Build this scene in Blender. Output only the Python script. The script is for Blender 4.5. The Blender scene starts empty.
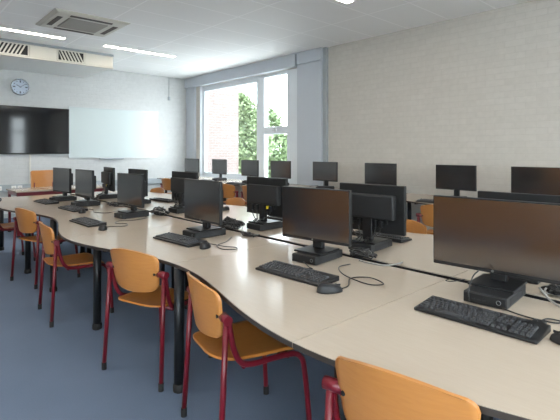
import bpy, bmesh, math, random
from mathutils import Vector, Matrix
random.seed(7)
SC = bpy.context.scene
COL = SC.collection
PI = math.pi
R = math.radians

# ------------------------------------------------------------------ materials
def new_mat(name):
    m = bpy.data.materials.new(name); m.use_nodes = True
    nt = m.node_tree
    return m, nt, nt.nodes['Principled BSDF']

def plain(name, col, rough=.5, metal=0., spec=.5, ior=None, noise=0., nscale=30., bump=0.):
    m, nt, b = new_mat(name)
    b.inputs['Base Color'].default_value = (*col, 1)
    b.inputs['Roughness'].default_value = rough
    b.inputs['Metallic'].default_value = metal
    b.inputs['Specular IOR Level'].default_value = spec
    if ior: b.inputs['IOR'].default_value = ior
    if noise or bump:
        tc = nt.nodes.new('ShaderNodeTexCoord'); n = nt.nodes.new('ShaderNodeTexNoise')
        n.inputs['Scale'].default_value = nscale; n.inputs['Detail'].default_value = 4
        nt.links.new(tc.outputs['Object'], n.inputs['Vector'])
        if noise:
            mx = nt.nodes.new('ShaderNodeMix'); mx.data_type = 'RGBA'
            mx.inputs['A'].default_value = (*[c*(1-noise) for c in col], 1)
            mx.inputs['B'].default_value = (*[min(1, c*(1+noise)) for c in col], 1)
            nt.links.new(n.outputs['Fac'], mx.inputs['Factor'])
            nt.links.new(mx.outputs['Result'], b.inputs['Base Color'])
        if bump:
            bp = nt.nodes.new('ShaderNodeBump'); bp.inputs['Strength'].default_value = bump
            bp.inputs['Distance'].default_value = .002
            nt.links.new(n.outputs['Fac'], bp.inputs['Height'])
            nt.links.new(bp.outputs['Normal'], b.inputs['Normal'])
    return m

def emit(name, col, st):
    m, nt, b = new_mat(name)
    b.inputs['Base Color'].default_value = (*col, 1)
    b.inputs['Emission Color'].default_value = (*col, 1)
    b.inputs['Emission Strength'].default_value = st
    return m

def wood(name, c1, c2, rough, axis_scale, nscale=6., dist=3., coords='Object'):
    m, nt, b = new_mat(name)
    tc = nt.nodes.new('ShaderNodeTexCoord'); mp = nt.nodes.new('ShaderNodeMapping')
    mp.inputs['Scale'].default_value = axis_scale
    n = nt.nodes.new('ShaderNodeTexNoise'); n.inputs['Scale'].default_value = nscale
    n.inputs['Detail'].default_value = 6; n.inputs['Distortion'].default_value = dist*.2
    mx = nt.nodes.new('ShaderNodeMix'); mx.data_type = 'RGBA'
    mx.inputs['A'].default_value = (*c1, 1); mx.inputs['B'].default_value = (*c2, 1)
    nt.links.new(tc.outputs[coords], mp.inputs['Vector'])
    nt.links.new(mp.outputs['Vector'], n.inputs['Vector'])
    nt.links.new(n.outputs['Fac'], mx.inputs['Factor'])
    nt.links.new(mx.outputs['Result'], b.inputs['Base Color'])
    b.inputs['Roughness'].default_value = rough
    return m

def brick(name, plane, c1, c2, cm, bw, bh, mortar, bump=.5, rough=.6, offset=.5, shift=(0, 0), dist=.006, mottling=0.):
    m, nt, b = new_mat(name)
    g = nt.nodes.new('ShaderNodeNewGeometry'); sp = nt.nodes.new('ShaderNodeSeparateXYZ')
    cb = nt.nodes.new('ShaderNodeCombineXYZ'); t = nt.nodes.new('ShaderNodeTexBrick')
    ad = nt.nodes.new('ShaderNodeVectorMath'); ad.operation = 'ADD'
    ad.inputs[1].default_value = (shift[0], shift[1], 0)
    nt.links.new(g.outputs['Position'], sp.inputs[0])
    nt.links.new(sp.outputs[plane[0]], cb.inputs[0]); nt.links.new(sp.outputs[plane[1]], cb.inputs[1])
    nt.links.new(cb.outputs[0], ad.inputs[0]); nt.links.new(ad.outputs[0], t.inputs['Vector'])
    t.offset = offset; t.squash = 1
    t.inputs['Color1'].default_value = (*c1, 1); t.inputs['Color2'].default_value = (*c2, 1)
    t.inputs['Mortar'].default_value = (*cm, 1)
    t.inputs['Scale'].default_value = 1; t.inputs['Mortar Size'].default_value = mortar
    t.inputs['Mortar Smooth'].default_value = .3
    t.inputs['Brick Width'].default_value = bw; t.inputs['Row Height'].default_value = bh
    b.inputs['Roughness'].default_value = rough
    src = t.outputs['Color']
    n = nt.nodes.new('ShaderNodeTexNoise'); n.inputs['Scale'].default_value = 14; n.inputs['Detail'].default_value = 5
    nt.links.new(g.outputs['Position'], n.inputs['Vector'])
    if mottling:
        mx = nt.nodes.new('ShaderNodeMix'); mx.data_type = 'RGBA'; mx.blend_type = 'MULTIPLY'
        mx.inputs['Factor'].default_value = mottling
        nt.links.new(src, mx.inputs['A']); nt.links.new(n.outputs['Fac'], mx.inputs['B']); src = mx.outputs['Result']
    nt.links.new(src, b.inputs['Base Color'])
    if bump:
        ma = nt.nodes.new('ShaderNodeMath'); ma.operation = 'MULTIPLY_ADD'
        ma.inputs[1].default_value = -1.; nt.links.new(t.outputs['Fac'], ma.inputs[0])
        nm = nt.nodes.new('ShaderNodeMath'); nm.operation = 'MULTIPLY'; nm.inputs[1].default_value = .6
        nt.links.new(n.outputs['Fac'], nm.inputs[0]); nt.links.new(nm.outputs[0], ma.inputs[2])
        bp = nt.nodes.new('ShaderNodeBump'); bp.inputs['Strength'].default_value = bump; bp.inputs['Distance'].default_value = dist
        nt.links.new(ma.outputs[0], bp.inputs['Height']); nt.links.new(bp.outputs['Normal'], b.inputs['Normal'])
    return m

def carpet():
    m, nt, b = new_mat('carpet')
    g = nt.nodes.new('ShaderNodeNewGeometry')
    n1 = nt.nodes.new('ShaderNodeTexNoise'); n1.inputs['Scale'].default_value = 160; n1.inputs['Detail'].default_value = 3
    n2 = nt.nodes.new('ShaderNodeTexNoise'); n2.inputs['Scale'].default_value = 2.2; n2.inputs['Detail'].default_value = 5
    for n in (n1, n2): nt.links.new(g.outputs['Position'], n.inputs['Vector'])
    mx = nt.nodes.new('ShaderNodeMix'); mx.data_type = 'RGBA'
    mx.inputs['A'].default_value = (.100, .136, .200, 1); mx.inputs['B'].default_value = (.176, .222, .306, 1)
    ad = nt.nodes.new('ShaderNodeMath'); ad.operation = 'MULTIPLY_ADD'; ad.inputs[1].default_value = .55
    s2 = nt.nodes.new('ShaderNodeMath'); s2.operation = 'MULTIPLY'; s2.inputs[1].default_value = .45
    nt.links.new(n2.outputs['Fac'], s2.inputs[0]); nt.links.new(n1.outputs['Fac'], ad.inputs[0]); nt.links.new(s2.outputs[0], ad.inputs[2])
    nt.links.new(ad.outputs[0], mx.inputs['Factor']); nt.links.new(mx.outputs['Result'], b.inputs['Base Color'])
    bp = nt.nodes.new('ShaderNodeBump'); bp.inputs['Strength'].default_value = .5; bp.inputs['Distance'].default_value = .004
    nt.links.new(n1.outputs['Fac'], bp.inputs['Height']); nt.links.new(bp.outputs['Normal'], b.inputs['Normal'])
    b.inputs['Roughness'].default_value = .95; b.inputs['Specular IOR Level'].default_value = .15
    return m

def glass_mat():
    m = bpy.data.materials.new('window_glass'); m.use_nodes = True
    nt = m.node_tree; nt.nodes.clear()
    o = nt.nodes.new('ShaderNodeOutputMaterial'); mx = nt.nodes.new('ShaderNodeMixShader')
    tr = nt.nodes.new('ShaderNodeBsdfTransparent'); gl = nt.nodes.new('ShaderNodeBsdfGlossy')
    tr.inputs[0].default_value = (.96, .98, .97, 1)
    gl.inputs['Roughness'].default_value = .02
    lw = nt.nodes.new('ShaderNodeLayerWeight'); lw.inputs[0].default_value = .5
    pw = nt.nodes.new('ShaderNodeMath'); pw.operation = 'POWER'; pw.inputs[1].default_value = 5
    fr = nt.nodes.new('ShaderNodeMath'); fr.operation = 'MULTIPLY_ADD'; fr.inputs[1].default_value = .9; fr.inputs[2].default_value = .035
    nt.links.new(lw.outputs['Facing'], pw.inputs[0]); nt.links.new(pw.outputs[0], fr.inputs[0])
    nt.links.new(fr.outputs[0], mx.inputs[0]); nt.links.new(tr.outputs[0], mx.inputs[1]); nt.links.new(gl.outputs[0], mx.inputs[2])
    nt.links.new(mx.outputs[0], o.inputs[0])
    return m

def leaf_mat(name, c1, c2):
    m, nt, b = new_mat(name)
    g = nt.nodes.new('ShaderNodeNewGeometry'); n = nt.nodes.new('ShaderNodeTexNoise'); n.inputs['Scale'].default_value = 1.3
    nt.links.new(g.outputs['Position'], n.inputs['Vector'])
    mx = nt.nodes.new('ShaderNodeMix'); mx.data_type = 'RGBA'
    mx.inputs['A'].default_value = (*c1, 1); mx.inputs['B'].default_value = (*c2, 1)
    nt.links.new(n.outputs['Fac'], mx.inputs['Factor']); nt.links.new(mx.outputs['Result'], b.inputs['Base Color'])
    b.inputs['Roughness'].default_value = .6
    return m

M = {}
M['wallr'] = brick('painted_brick_right', 'YZ', (.585, .55, .50), (.56, .525, .475), (.54, .505, .455), .26, .085, .005, bump=.42, rough=.5, mottling=.16)
M['wallb'] = brick('painted_brick_back', 'XZ', (.58, .585, .58), (.565, .57, .565), (.555, .56, .555), .26, .085, .005, bump=.42, rough=.5, mottling=.16)
M['wallp'] = plain('painted_plaster', (.66, .64, .60), .6, noise=.04, nscale=5)
M['trimgrey'] = plain('grey_blue_paint', (.50, .535, .585), .5, noise=.03, nscale=4, bump=.1)
M['ceil'] = brick('ceiling_tiles', 'XY', (.89, .89, .885), (.88, .88, .875), (1., 1., 1.), 1.3, .675, .013, bump=.5, rough=.6, offset=0., shift=(0, -.43))
M['carpet'] = carpet()
M['frame'] = plain('white_window_paint', (.72, .76, .80), .35, noise=.02, nscale=8)
M['glass'] = glass_mat()
M['table'] = wood('beech_laminate', (.485, .41, .335), (.435, .365, .295), .17, (14, 1.2, 4), 9)
M['edge'] = plain('dark_edge_band', (.035, .026, .021), .5, noise=.1)
M['black'] = plain('black_metal', (.010, .0108, .0125), .38, spec=.35, noise=.1, nscale=40)
M['plastic'] = plain('black_plastic', (.010, .0105, .0115), .42, spec=.35, noise=.15, nscale=200, bump=.05)
M['plasticb'] = plain('charcoal_plastic', (.0165, .017, .0185), .50, spec=.35, noise=.12, nscale=120, bump=.08)
M['key'] = plain('keycap_plastic', (.034, .035, .039), .45, noise=.1, nscale=60)
M['screen'] = plain('dark_screen', (.008, .008, .009), .16, spec=.5, ior=2.45, noise=.05, nscale=3)
M['tvscreen'] = plain('tv_screen', (.006, .007, .009), .07, spec=.5, ior=1.55, noise=.05, nscale=3)
M['silver'] = plain('silver_mark', (.20, .205, .21), .4, .6, noise=.03)
M['red'] = plain('dark_red_enamel', (.130, .005, .013), .34, noise=.08, nscale=20)
M['rubber'] = plain('black_rubber', (.012, .012, .012), .7, noise=.1)
M['ply'] = wood('orange_plywood', (.47, .205, .055), (.38, .15, .036), .34, (3, 3, 22), 4, 4)
M['plyseat'] = wood('orange_plywood_seat', (.50, .21, .045), (.41, .15, .028), .32, (2, 20, 2), 4, 4)
M['darkcup'] = plain('charcoal_laminate', (.045, .048, .055), .45, noise=.1, nscale=3)
M['cupboard'] = wood('beech_cupboard', (.56, .24, .06), (.47, .18, .04), .35, (12, 12, 1.5), 3, 3)
M['board'] = plain('whiteboard_enamel', (.53, .59, .59), .2, noise=.015, nscale=2)
M['alu'] = plain('brushed_aluminium', (.55, .57, .58), .38, .7, noise=.04)
M['white'] = plain('white_plastic', (.78, .77, .74), .4, noise=.02)
M['cream'] = plain('cream_plastic', (.62, .60, .535), .45, noise=.03)
M['greige'] = plain('grille_grey', (.36, .345, .315), .6, noise=.12, nscale=90)
M['slot'] = plain('dark_slot', (.075, .060, .055), .6, noise=.1)
M['dark'] = plain('dark_void', (.02, .02, .022), .8, noise=.1)
M['trunk'] = plain('grey_trunking', (.34, .37, .39), .45, noise=.04)
M['led'] = emit('led_diffuser', (1., .89, .76), 25.)
M['clockface'] = plain('pale_dial', (.50, .56, .66), .35, noise=.04)
M['chrome'] = plain('clock_rim', (.42, .44, .47), .25, .8, noise=.03)
M['dblue'] = plain('dark_blue_marks', (.02, .025, .05), .5, noise=.1)
M['cable'] = plain('black_cable', (.012, .012, .013), .45, noise=.1)
M['cableg'] = plain('pale_cable', (.24, .23, .215), .45, noise=.1)
M['cabler'] = plain('red_cable', (.25, .02, .02), .45, noise=.1)
M['cableb'] = plain('blue_cable', (.03, .07, .25), .45, noise=.1)
M['yellow'] = plain('yellow_plug', (.65, .50, .02), .4, noise=.1)
M['bluep'] = plain('blue_plug', (.03, .10, .40), .4, noise=.1)
M['extbrick'] = brick('pink_brick', 'XZ', (.140, .100, .090), (.165, .126, .116), (.178, .155, .147), .24, .085, .012, bump=.4, rough=.8, mottling=.2)
M['bounceground'] = plain('bounce_paving', (.80, .79, .76), .9, noise=.4, nscale=3)  # unseen ground, made near white to bounce daylight up to the ceiling
M['bark'] = plain('bark', (.14, .10, .07), .9, noise=.3, nscale=8)
M['leaf1'] = leaf_mat('leaves_mid', (.125, .19, .085), (.20, .26, .13))
M['leaf2'] = leaf_mat('leaves_pale', (.165, .235, .11), (.25, .31, .17))
M['leaf3'] = leaf_mat('leaves_dark', (.045, .10, .038), (.10, .165, .06))

# ------------------------------------------------------------------ mesh builder
class MB:
    def __init__(s): s.v = []; s.f = []; s.s = []; s.m = []
    def add(s, vs, fs, smooth=False, mat=0):
        o = len(s.v); s.v += [tuple(v) for v in vs]
        for f in fs:
            s.f.append([i+o for i in f]); s.s.append(smooth); s.m.append(mat)
        return s
    def box(s, x0, x1, y0, y1, z0, z1, bev=0., seg=2, xf=None, mat=0):
        bm = bmesh.new(); bmesh.ops.create_cube(bm, size=1)
        bmesh.ops.scale(bm, vec=(x1-x0, y1-y0, z1-z0), verts=bm.verts)
        bmesh.ops.translate(bm, vec=((x0+x1)/2, (y0+y1)/2, (z0+z1)/2), verts=bm.verts)
        if bev > 0:
            bmesh.ops.bevel(bm, geom=list(bm.edges), offset=bev, segments=seg, profile=.5, affect='EDGES')
        if xf is not None: bmesh.ops.transform(bm, matrix=xf, verts=bm.verts)
        bm.verts.ensure_lookup_table(); bm.verts.index_update()
        s.add([v.co[:] for v in bm.verts], [[v.index for v in f.verts] for f in bm.faces], False, mat)
        bm.free(); return s
    def tube(s, pts, r, n=8, sm=True, div=6, caps=True, curve=True):
        P = [Vector(p) for p in pts]
        if curve and len(P) > 2:
            Q = [P[0]]; E = [P[0]*2-P[1]] + P + [P[-1]*2-P[-2]]
            for i in range(1, len(E)-2):
                p0, p1, p2, p3 = E[i-1:i+3]
                for k in range(1, div+1):
                    t = k/div
                    Q.append(.5*((2*p1) + (p2-p0)*t + (2*p0-5*p1+4*p2-p3)*t*t + (3*p1-p0-3*p2+p3)*t**3))
            P = Q
        T = []
        for i in range(len(P)):
            d = (P[min(i+1, len(P)-1)]-P[max(i-1, 0)])
            T.append(d.normalized() if d.length > 1e-9 else Vector((0, 0, 1)))
        up = Vector((0, 0, 1)) if abs(T[0].z) < .9 else Vector((1, 0, 0))
        a = T[0].cross(up).normalized(); vs = []; fs = []
        for i, p in enumerate(P):
            a = (a - T[i]*a.dot(T[i])).normalized(); b = T[i].cross(a)
            rr = r[min(i, len(r)-1)] if isinstance(r, (list, tuple)) else r
            for k in range(n):
                w = 2*PI*k/n; vs.append(p + a*math.cos(w)*rr + b*math.sin(w)*rr)
        for i in range(len(P)-1):
            for k in range(n):
                fs.append([i*n+k, i*n+(k+1) % n, (i+1)*n+(k+1) % n, (i+1)*n+k])
        s.add(vs, fs, sm)
        if caps:
            s.add(vs[:n], [list(range(n))[::-1]]); s.add(vs[-n:], [list(range(n))])
        return s
    def cyl(s, c, r, h, n=24, axis='Z', bev=0.):
        prof = [(r-bev, 0), (r, bev), (r, h-bev), (r-bev, h)] if bev else [(r, 0), (r, h)]
        return s.lathe(c, prof, n, axis)
    def lathe(s, c, prof, n=24, axis='Z', caps=True):
        vs = []; fs = []
        def put(x, y, z):
            if axis == 'Z': return (c[0]+x, c[1]+y, c[2]+z)
            if axis == 'X': return (c[0]+z, c[1]+x, c[2]+y)
            return (c[0]+y, c[1]+z, c[2]+x)
        for r, z in prof:
            for k in range(n):
                w = 2*PI*k/n; vs.append(put(r*math.cos(w), r*math.sin(w), z))
        for i in range(len(prof)-1):
            for k in range(n): fs.append([i*n+k, i*n+(k+1) % n, (i+1)*n+(k+1) % n, (i+1)*n+k])
        s.add(vs, fs, n >= 16)
        if caps:
            s.add(vs[:n], [list(range(n))[::-1]]); s.add(vs[-n:], [list(range(n))])
        return s
    def prism(s, poly, z0, z1):
        n = len(poly)
        vs = [(x, y, z0) for x, y in poly] + [(x, y, z1) for x, y in poly]
        return s.add(vs, [list(range(n))[::-1], list(range(n, 2*n))] + [[i, (i+1) % n, n+(i+1) % n, n+i] for i in range(n)])
    def build(s, name, mat, parent=None, loc=None):
        me = bpy.data.meshes.new(name); me.from_pydata(s.v, [], s.f)
        for p, sm in zip(me.polygons, s.s): p.use_smooth = sm
        mats = mat if isinstance(mat, (list, tuple)) else [mat]
        for x in mats: me.materials.append(x)
        for p, k in zip(me.polygons, s.m): p.material_index = k
        bm = bmesh.new(); bm.from_mesh(me); bmesh.ops.remove_doubles(bm, verts=bm.verts, dist=1e-6)
        bmesh.ops.recalc_face_normals(bm, faces=bm.faces); bm.to_mesh(me); bm.free()
        o = bpy.data.objects.new(name, me); COL.objects.link(o)
        if parent: o.parent = parent
        if loc: o.location = loc
        return o

def tag(o, label=None, cat=None, group=None, kind=None):
    if label: o['label'] = label
    if cat: o['category'] = cat
    if group: o['group'] = group
    if kind: o['kind'] = kind
    return o

def thing(name, label, cat, loc=(0, 0, 0), rz=0, group=None):
    o = bpy.data.objects.new(name, None); COL.objects.link(o)
    o.empty_display_size = .1; o.location = loc; o.rotation_euler = (0, 0, rz)
    return tag(o, label, cat, group)

def copy_tree(o, parent=None):
    c = o.copy(); COL.objects.link(c)
    if parent: c.parent = parent
    for ch in list(o.children): copy_tree(ch, c)
    return c

USED = set()
def place(proto, loc, rz, label, group, scale=None):
    o = proto if proto.name not in USED else copy_tree(proto)
    USED.add(o.name)
    o.location = loc; o.rotation_euler = (0, 0, rz); o['label'] = label; o['group'] = group
    if scale: o.scale = scale
    return o

def struct(name, mb, mat, parent=None):
    o = mb.build(name, mat, parent); o['kind'] = 'structure'; return o

# ------------------------------------------------------------------ room shell
XL, XR, YN, YF, ZC = -3.5, 6.3, -3.0, 10.6, 3.36
struct('floor', MB().box(XL-.2, XR+.25, YN-.2, YF+.2, -.2, 0), M['carpet'])
struct('ceiling', MB().box(XL-.2, XR+.25, YN-.2, YF+.2, ZC, ZC+.2), M['ceil'])
LY0, LY1, LZ0, LZ1 = -2.6, .65, .85, 3.05
w = MB().box(XL-.2, XL, YN-.2, LY0, 0, ZC).box(XL-.2, XL, LY1, YF+.2, 0, ZC)
w.box(XL-.2, XL, LY0, LY1, 0, LZ0).box(XL-.2, XL, LY0, LY1, LZ1, ZC)
struct('wall_left', w, M['wallp'])
struct('wall_back', MB().box(XL, XR+.25, YF, YF+.2, 0, ZC), M['wallb'])
WY0, WY1, WZ0, WZ1 = 6.27, 10.0, .72, 3.10
w = MB().box(XR, XR+.25, YN-.2, WY0, 0, ZC).box(XR, XR+.25, WY1, YF, 0, ZC)
w.box(XR, XR+.25, WY0, WY1, 0, WZ0).box(XR, XR+.25, WY0, WY1, WZ1, ZC)
struct('wall_right', w, M['wallr'])
RX0, RX1, RX2, RX3, RZ0, RZ1 = -3.2, 3.9, 4.7, 5.35, .85, 3.05
w = MB()
for (x0, x1) in ((XL, RX0), (RX1, RX2), (RX3, XR)): w.box(x0, x1, YN-.2, YN, 0, ZC)
for (x0, x1) in ((RX0, RX1), (RX2, RX3)): w.box(x0, x1, YN-.2, YN, 0, RZ0).box(x0, x1, YN-.2, YN, RZ1, ZC)
struct('wall_rear', w, M['wallp'])
# column and lintel over the window, grey-blue paint
struct('trim_1', MB().box(6.20, 6.298, 5.60, 6.25, 0, 3.12, .004), M['trimgrey'])
struct('trim_2', MB().box(6.19, 6.298, 6.30, 10.59, 3.10, ZC-.002, .004), M['trimgrey'])
struct('trim_3', MB().box(6.18, 6.298, 5.59, 6.24, 3.125, ZC-.002, .004), M['trimgrey'])
struct('trim_shade', MB().box(6.23, 6.298, 5.505, 5.585, 0, ZC-.004, .006), M['trunk'])  # dark grey strip standing in for the shadowed gap beside the column
struct('trim_5', MB().box(6.24, 6.298, 10.16, 10.59, 0, 3.10, .004), M['trimgrey'])
struct('baseboard_back', MB().box(XL, XR, YF-.012, YF-.001, .001, .09), M['trunk'])
struct('baseboard_left', MB().box(XL+.001, XL+.012, YN, YF-.02, .001, .09), M['trunk'])
struct('baseboard_right', MB().box(XR-.012, XR-.001, YN, 5.46, .001, .09), M['trunk'])

def frame_rect(mb, x0, x1, y0, y1, z0, z1, t):
    mb.box(x0, x1, y0, y0+t, z0, z1, .003).box(x0, x1, y1-t, y1, z0, z1, .003)
    mb.box(x0, x1, y0+t, y1-t, z0, z0+t, .003).box(x0, x1, y0+t, y1-t, z1-t, z1, .003)
    return mb

def window_1():
    e = bpy.data.objects.new('window_1', None); COL.objects.link(e); e['kind'] = 'structure'
    fx0, fx1 = 6.36, 6.46
    frame_rect(MB(), fx0, fx1, WY0, WY1, WZ0, WZ1, .07).build('outer_frame', M['frame'], e)
    MB().box(fx0-.01, fx1, 6.34, 6.70, WZ0+.07, WZ1-.07, .004).build('side_panel', M['frame'], e)
    MB().box(fx0-.02, fx1, 7.43, 7.66, WZ0+.07, WZ1-.07, .01).build('mullion', M['frame'], e)
    MB().box(fx0-.015, fx1, 6.70, 7.43, 1.77, 1.93, .008).build('transom', M['frame'], e)
    s = frame_rect(MB(), fx0+.01, fx1, 7.66, 9.93, WZ0+.07, WZ1-.07, .06)
    s.build('sash', M['frame'], e)
    h = MB().box(fx0-.045, fx0-.015, 7.02, 7.06, 1.80, 1.90, .006).box(fx0-.055, fx0-.035, 6.98, 7.12, 1.84, 1.86, .004)
    h.build('handle', M['alu'], e)
    for (a, b, c, d) in ((7.72, 9.87, .85, 2.97), (6.70, 7.43, .79, 1.77), (6.70, 7.43, 1.93, 3.03)):
        MB().box(6.418, 6.424, a, b, c, d).build('pane', M['glass'], e)
    MB().box(6.22, 6.40, WY0, WY1, WZ0-.03, WZ0+.002, .006).build('window_sill', M['frame'], e)
    # reveal boards each side of the recess
    MB().box(6.302, 6.36, 9.965, 9.999, WZ0+.004, WZ1).build('reveal', M['frame'], e)
    MB().box(6.302, 6.36, WY0+.001, WY0+.03, WZ0+.004, WZ1).build('reveal', M['frame'], e)
window_1()
def plain_window(name, x0, x1, origin, rz, n):
    """window across local x, outside towards -y"""
    e = bpy.data.objects.new(name, None); COL.objects.link(e); e['kind'] = 'structure'
    e.location = origin; e.rotation_euler = (0, 0, rz)
    f = MB()
    f.box(x0, x0+.07, -.12, -.04, RZ0, RZ1).box(x1-.07, x1, -.12, -.04, RZ0, RZ1)
    f.box(x0+.07, x1-.07, -.12, -.04, RZ0, RZ0+.07).box(x0+.07, x1-.07, -.12, -.04, RZ1-.07, RZ1)
    f.build('outer_frame', M['frame'], e)
    st = (x1-x0-.07)/n
    for k in range(n):
        a = x0+.07+k*st; b_ = a+st-.07
        if k < n-1: MB().box(b_, b_+.07, -.115, -.045, RZ0+.07, RZ1-.07).build('mullion', M['frame'], e)
        MB().box(a, b_, -.11, -.05, 2.30, 2.37).build('transom', M['frame'], e)
        MB().box(a, b_, -.083, -.077, RZ0+.07, 2.30).build('pane', M['glass'], e)
        MB().box(a, b_, -.083, -.077, 2.37, RZ1-.07).build('pane', M['glass'], e)
plain_window('window_2', RX2, RX3, (0, YN, 0), 0, 1)
plain_window('window_fill_rear', RX0, RX1, (0, YN, 0), 0, 4)  # unseen rear window, added and widened to fill the room with daylight
plain_window('window_fill_left', -LY1, -LY0, (XL, 0, 0), R(-90), 3)  # unseen left window, added to light the room from that side

# ------------------------------------------------------------------ ceiling fittings
def ceiling_light():
    t = thing('ceiling_light', '', 'ceiling light')
    f = MB()
    L, W = .735, .07
    f.box(-L, L, -W, -W+.012, -.012, -.0005, .002).box(-L, L, W-.012, W, -.012, -.0005, .002)
    f.box(-L, -L+.012, -W+.012, W-.012, -.012, -.0005, .002).box(L-.012, L, -W+.012, W-.012, -.012, -.0005, .002)
    f.build('frame', M['white'], t)
    MB().box(-L+.013, L-.013, -W+.013, W-.013, -.009, -.002).build('diffuser', M['led'], t)
    return t
p = ceiling_light()
LP = [((1.69, 8.16), 'lit strip light nearest the wall clock, left of the ceiling cassette unit'),
      ((3.84, 8.20), 'lit strip light right of the air duct, short distance from the back wall'),
      ((3.86, 3.63), 'lit strip light cut off by the photo top, above the right brick wall'),
      ((1.69, 3.63), 'strip light above the middle of the near computer tables'),
      ((-.45, 8.16), 'added strip light for fill at the back left of the ceiling'),  # strips from here down are out of view, added for enough fill light
      ((-.45, 3.63), 'added strip light for fill, left of the near computer tables'),
      ((1.69, -.9), 'added strip light for fill behind the viewpoint, over the table end'),
      ((3.86, -.9), 'added strip light for fill behind the viewpoint, near the right wall'),
      ((-.45, -.9), 'added strip light for fill behind the viewpoint, on the left'),
      ((-2.5, 8.16), 'added strip light for fill in the far left corner of the ceiling'),
      ((-2.5, 3.63), 'added strip light for fill above the wooden cupboards')]
for (x, y), l in LP: place(p, (x, y, ZC), 0, l, 'recessed strip lights in the ceiling')

def cassette():
    t = thing('air_conditioner', 'square cream ceiling air conditioner cassette with four dark outlet slots', 'air conditioner', (2.34, 7.03, ZC))
    a, b = .53, .52
    body = MB()
    # sloping panel ring
    vs = []
    for (x, y, z) in ((a, b, -.001), (a, b, -.012), (a-.05, b-.05, -.035), (.29, .29, -.038)):
        vs += [(-x, -y, z), (x, -y, z), (x, y, z), (-x, y, z)]
    fs = [[i*4+k, i*4+(k+1) % 4, (i+1)*4+(k+1) % 4, (i+1)*4+k] for i in range(3) for k in range(4)]
    body.add(vs, fs); body.build('panel', M['cream'], t)
    g = MB().box(-.285, .285, -.285, .285, -.045, -.030, .006)
    for i in range(15): g.box(-.26, .26, -.262+i*.0365, -.25+i*.0365, -.050, -.044)
    g.build('intake_grille', M['greige'], t)
    for (x0, x1, y0, y1) in ((-.30, .30, -.435, -.365), (-.30, .30, .365, .435), (-.435, -.365, -.28, .28), (.365, .435, -.28, .28)):
        MB().box(x0, x1, y0, y1, -.043, -.036, .003).build('outlet_slot', M['slot'], t)
    return t
cassette()

def duct():
    t = thing('ventilation_duct', 'long cream boxed air duct hung under the ceiling along the back wall', 'air duct', (0, 0, 0))
    MB().box(-2.2, 3.555, 8.92, 10.59, 3.095, ZC-.003).build('casing', M['white'], t)
    for (x0, x1) in ((-2.2, -.9), (-.9, .35), (.35, 1.5), (2.035, 2.50), (3.0, 3.555)):
        MB().box(x0+.003, x1-.003, 8.895, 8.919, 3.10, ZC-.045, .003).build('front_panel', M['cream'], t)
    MB().box(-2.2, 3.56, 8.88, 8.919, ZC-.042, ZC-.004, .004).build('top_rail', M['trunk'], t)
    MB().box(-2.2, 3.56, 8.885, 8.925, 3.070, 3.094, .004).build('bottom_rail', M['cream'], t)
    for gi, (x0, x1) in enumerate(((1.502, 2.033), (2.502, 2.998))):
        g = MB().box(x0, x1, 8.910, 8.919, 3.10, ZC-.045).build('vent_grille', M['dark'], t)
        f = MB(); z0, z1 = 3.10, ZC-.045
        f.box(x0, x0+.02, 8.893, 8.9095, z0, z1).box(x1-.02, x1, 8.893, 8.9095, z0, z1)
        f.box(x0+.02, x1-.02, 8.893, 8.9095, z0, z0+.018).box(x0+.02, x1-.02, 8.893, 8.9095, z1-.018, z1)
        # slanting louvres
        lean = .09 if gi == 0 else -.09
        k = x0+.05
        while k < x1-.05:
            za, zb = z0+.018, z1-.018
            q = [(k-.014-lean/2, za), (k+.014-lean/2, za), (k+.014+lean/2, zb), (k-.014+lean/2, zb)]
            q = [(min(max(x, x0+.02), x1-.02), z) for x, z in q]
            f.add([(x, 8.894, z) for x, z in q]+[(x, 8.908, z) for x, z in q],
                  [[0, 1, 2, 3], [7, 6, 5, 4], [0, 4, 5, 1], [1, 5, 6, 2], [2, 6, 7, 3], [3, 7, 4, 0]])
            k += .062
        f.build('louvres', M['cream'], g)
duct()

# ------------------------------------------------------------------ back wall
def clock():
    t = thing('wall_clock', 'round wall clock with pale blue dial and grey rim above the black screen', 'clock', (2.25, YF-.001, 2.755))
    MB().lathe((0, 0, 0), [(.178, 0), (.178, -.03), (.170, -.042), (.158, -.042), (.152, -.025)], 40, 'Y', caps=False).build('rim', M['chrome'], t)
    MB().cyl((0, -.024, 0), .156, .018, 40, 'Y').build('dial', M['clockface'], t)
    hm = MB()
    for k in range(12):
        a = 2*PI*k/12; big = k % 3 == 0
        hm.box(-.012 if big else -.006, .012 if big else .006, -.0265, -.0235, .092 if big else .115, .137, xf=Matrix.Rotation(a, 4, 'Y'))
    hm.build('hour_marks', M['dblue'], t)
    MB().box(-.006, .006, -.0295, -.027, -.02, .085, xf=Matrix.Rotation(R(300), 4, 'Y')).build('hour_hand', M['dblue'], t)
    MB().box(-.004, .004, -.032, -.030, -.02, .125, xf=Matrix.Rotation(R(55), 4, 'Y')).build('minute_hand', M['dblue'], t)
clock()
def tv():
    t = thing('display_screen', 'large black wall display beside the whiteboard, reflecting a window', 'television', (2.26, YF, 1.84))
    MB().box(-.95, .95, -.085, -.012, -.505, .505, .008).build('housing', M['plastic'], t)
    MB().box(-.932, .932, -.090, -.0855, -.485, .49, .002).build('screen', M['tvscreen'], t)
    MB().box(-.4, .4, -.0115, -.001, -.3, .3).build('wall_bracket', M['black'], t)
tv()
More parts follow.
